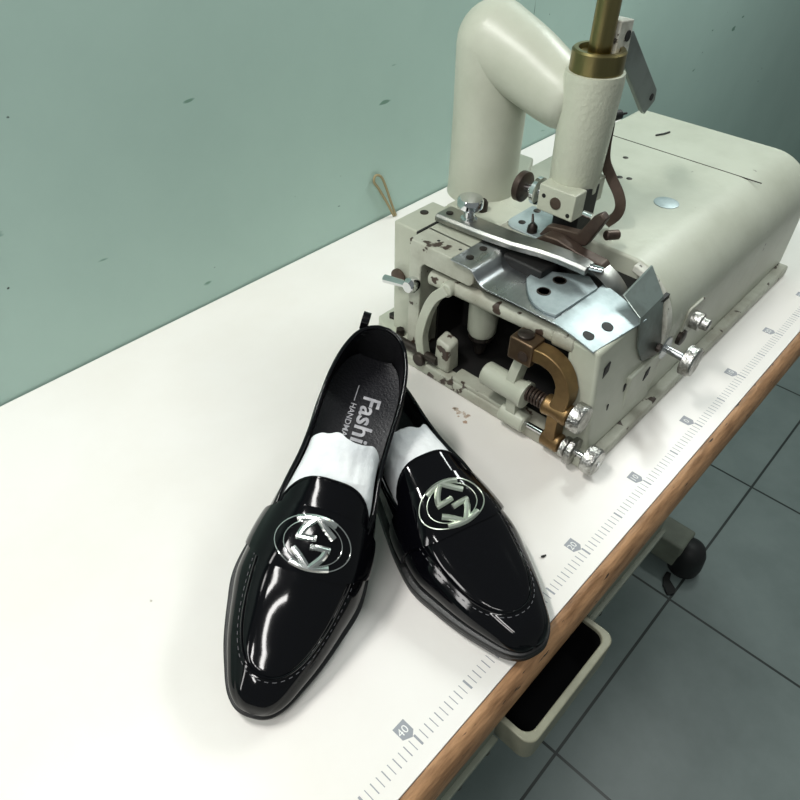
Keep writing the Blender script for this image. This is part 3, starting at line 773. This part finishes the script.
    t = MB(); t.grid(rows); t.grid(edge1); t.grid(edge2)
    bmesh.ops.remove_doubles(t.bm, verts=t.bm.verts, dist=1e-4)
    strap = t.build('strap', M['patent'], root, local=True, angle=60)
    for rowk in (rows[0], rows[-1]):
        tube_on(rowk, .07, 8, 'strap_edge', M['patent_side'], strap)
    # emblem: two fine oval rings and two interlocked letters, one turned upside down
    A_, B_, sc_ = 2.45, 1.72, 17.85
    def em(a, b, o): return over(sc_-b*B_, bend(17.35)-a*A_, .31+o)
    emb = MB()
    base_ring = [em(math.cos(R(6*k)), math.sin(R(6*k)), .02) for k in range(61)]
    emb.tube(base_ring, .05, 8, cap=False)
    ring_ = emb.build('emblem', metal, root, local=True)
    tube_on([em(.77*math.cos(R(6*k)), .80*math.sin(R(6*k)), .02) for k in range(61)], .04, 8, 'inner_ring', metal, ring_)
    L_ = MB()
    for p, w in emblem_strokes():
        q_ = cr([(a, b, 0) for a, b in p], 4); n = len(q_); secs = []
        for i in range(n):
            a0, a1 = q_[max(0, i-1)], q_[min(n-1, i+1)]
            dx, dy = (a1[0]-a0[0])*A_, (a1[1]-a0[1])*B_; l = math.hypot(dx, dy) or 1
            nx, ny = -dy/l, dx/l; x, y = q_[i][0], q_[i][1]; h = w*B_/2
            secs.append([em(x+nx*h/A_*k, y+ny*h/B_*k, o) for k, o in ((-1, .0), (-1, .08), (-.35, .22), (.35, .22), (1, .08), (1, .0))])
        L_.rings(secs)
    L_.build('emblem_letters', metal, ring_, local=True, angle=25)
    # pull loop at the back of the heel
    lx = 1.6 if kb > 0 else -1.0
    t = MB(); t.bar(cr([(lx,.45,5.4),(lx,-.25,6.2),(lx,-.5,6.9),(lx,-.3,7.3),(lx,.2,7.2),(lx,.55,6.4)],12),(1,0,0),.2,.6)
    t.build('pull_loop', M['patent_side'], root, local=True)
    return root
def make_paper(label, kb, loc, rot, group, s0, s1, seed):
    """a crumpled pad of tissue that fills the throat"""
    global KB, KW
    KB, KW = kb, 0.
    rows = []
    for i in range(61):
        u = i/60; s = s0+(s1-s0)*u
        r = []
        for j in range(49):
            v = j/48; x = -1+2*v
            w = wup(s)*.93-.02
            top = min(Hh(max(s, 13.2))-.42, lut(TOP, s)+1.5*(1-x*x)**.6+.2) if s < 16 else Hh(s)-.5
            zz = zb(s)+.35
            h = (top-zz)*(max(0, 1-abs(x)**14))**.5
            if s >= 13.2:
                h = min(h, max(.1, surf(s, th_of(s, bend(s)+x*w))[2]-.35-zz))
            fr = sm(0, .05, u)**.6
            h *= (.35+.65*fr)
            nz = noise.noise(Vector((x*1.5+seed, s*.5, seed)))*.22+noise.noise(Vector((x*6, s*1.6, seed)))*.05+abs(noise.noise(Vector((x*4, s*1.3, seed+5))))*-.06
            env = min(1, (1-abs(x))*8)
            r.append((bend(s)+x*w, s+.25*noise.noise(Vector((x*3, seed, 2.)))*(1-u)*2, zz+h+(nz*env if s < 13.4 else min(0, nz)*env)))
        rows.append(r)
    base_r = [[(p[0], p[1], zb(s0)+.3) for p in rows[0]]]
    t = MB(); t.grid(base_r+rows)
    # closed underside
    under = [[(p[0], p[1], zb(min(SL, p[1]))+.3) for p in r] for r in (rows[0], rows[30], rows[60])]
    t.grid(under)
    o = t.build('tissue_wad', M['paper'], None, local=True, angle=80)
    o.matrix_world = Matrix.Translation((loc[0]*S, loc[1]*S, (loc[2]+TZ)*S)) @ Matrix.Rotation(rot[0],4,'Z') @ Matrix.Rotation(rot[1],4,'X') @ Matrix.Rotation(rot[2],4,'Y')
    return tag(o, label, 'paper', group)
PAIR = 'pair of black penny-strap loafers'
RL, RR = (LEFT_LOC), (LEFT_ROT)
M['silver_emblem'] = mat('polished_silver', (226, 228, 226), .12, 1.)
M['tinted_emblem'] = mat('chrome_with_green_reflection', (206, 214, 200), .3, .85)  # chrome, with a pale green reflection put into its base colour
make_shoe('glossy black patent loafer standing with its raised heel on the other shoe, text insole visible', -KBV, RL, RR, M['silver_emblem'], PAIR)
make_shoe('glossy black patent loafer lying flat with its toe over the wooden table edge', KBV, RIGHT_LOC, RIGHT_ROT, M['tinted_emblem'], PAIR)
make_paper('white tissue wad stuffed in the loafer with the raised heel and text insole', -KBV, RL, RR, 'tissue wads inside the loafers', 9.6, 20.5, 1.3)
make_paper('white tissue wad stuffed in the loafer whose toe overhangs the wooden edge', KBV, RIGHT_LOC, RIGHT_ROT, 'tissue wads inside the loafers', 9.6, 20.5, 6.1)
# ---------------------------------------------------------------- light and camera
def area(name, loc, target, sx, sy, power, col=(1,1,1)):
    l = bpy.data.lights.new(name, 'AREA'); l.shape = 'RECTANGLE'; l.size = sx; l.size_y = sy; l.energy = power; l.color = col
    o = bpy.data.objects.new(name, l); C.objects.link(o); o.location = loc
    d = Vector(target)-Vector(loc); o.rotation_euler = d.to_track_quat('-Z', 'Y').to_euler()
    return o
for k, dx in enumerate((-1.0, -1.25)):
    a_ = area('tube_lamp', (dx, -.22, TZ*S+1.15), (-.25, .1, TZ*S), .05, .55, 3.6, (1., .985, .96))
    d_ = (Vector((-.25, -.22, TZ*S))-Vector((dx, -.22, TZ*S+1.15))).normalized()
    x_ = Vector((0, 1, 0)).cross(-d_).normalized()
    a_.matrix_world = Matrix(((x_.x, 0, -d_.x, dx),(x_.y, 1, -d_.y, -.22),(x_.z, 0, -d_.z, TZ*S+1.15),(0,0,0,1)))
area('wall_lamp', (-.62, .42, TZ*S+1.15), (-.15, .08, TZ*S), .42, .06, 11.5, (1., .985, .95))
area('shoe_streak_light', (-1.7, .33, TZ*S+.86), (-.31, .06, TZ*S), .09, .85, 4, (1., .985, .96))  # added light, shaped to draw a highlight streak on the flat loafer
area('right_wall_fill', (.95, .12, TZ*S+1.15), (.45, .5, TZ*S+.12), .7, .12, 13, (.94, 1., .97))  # added light that brightens the right part of the wall
w = bpy.data.worlds.new('room_light'); bpy.context.scene.world = w; w.use_nodes = True
w.node_tree.nodes['Background'].inputs[0].default_value = (.86, .95, .93, 1); w.node_tree.nodes['Background'].inputs[1].default_value = .24
cam = bpy.data.cameras.new('camera'); co = bpy.data.objects.new('camera', cam); C.objects.link(co)
cam.sensor_width = 36; cam.lens = FPX/800*36; cam.clip_start = .01; cam.clip_end = 50
yw, pt, rl = CAMROT
f = Vector((math.cos(pt)*math.cos(yw), math.cos(pt)*math.sin(yw), -math.sin(pt)))
r0 = Vector((math.sin(yw), -math.cos(yw), 0)); u0 = r0.cross(f)
cx = r0*math.cos(rl)+u0*math.sin(rl); cy = -r0*math.sin(rl)+u0*math.cos(rl)
m4 = Matrix((( cx.x, cy.x, -f.x, CAMLOC[0]*S),(cx.y, cy.y, -f.y, CAMLOC[1]*S),(cx.z, cy.z, -f.z, (CAMLOC[2]+TZ)*S),(0,0,0,1)))
co.matrix_world = m4
sc = bpy.context.scene; sc.camera = co
sc.view_settings.view_transform = 'Standard'; sc.view_settings.look = 'None'; sc.view_settings.exposure = -.13; sc.view_settings.gamma = 1
for o in bpy.data.objects:
    if '_org' in o: del o['_org']
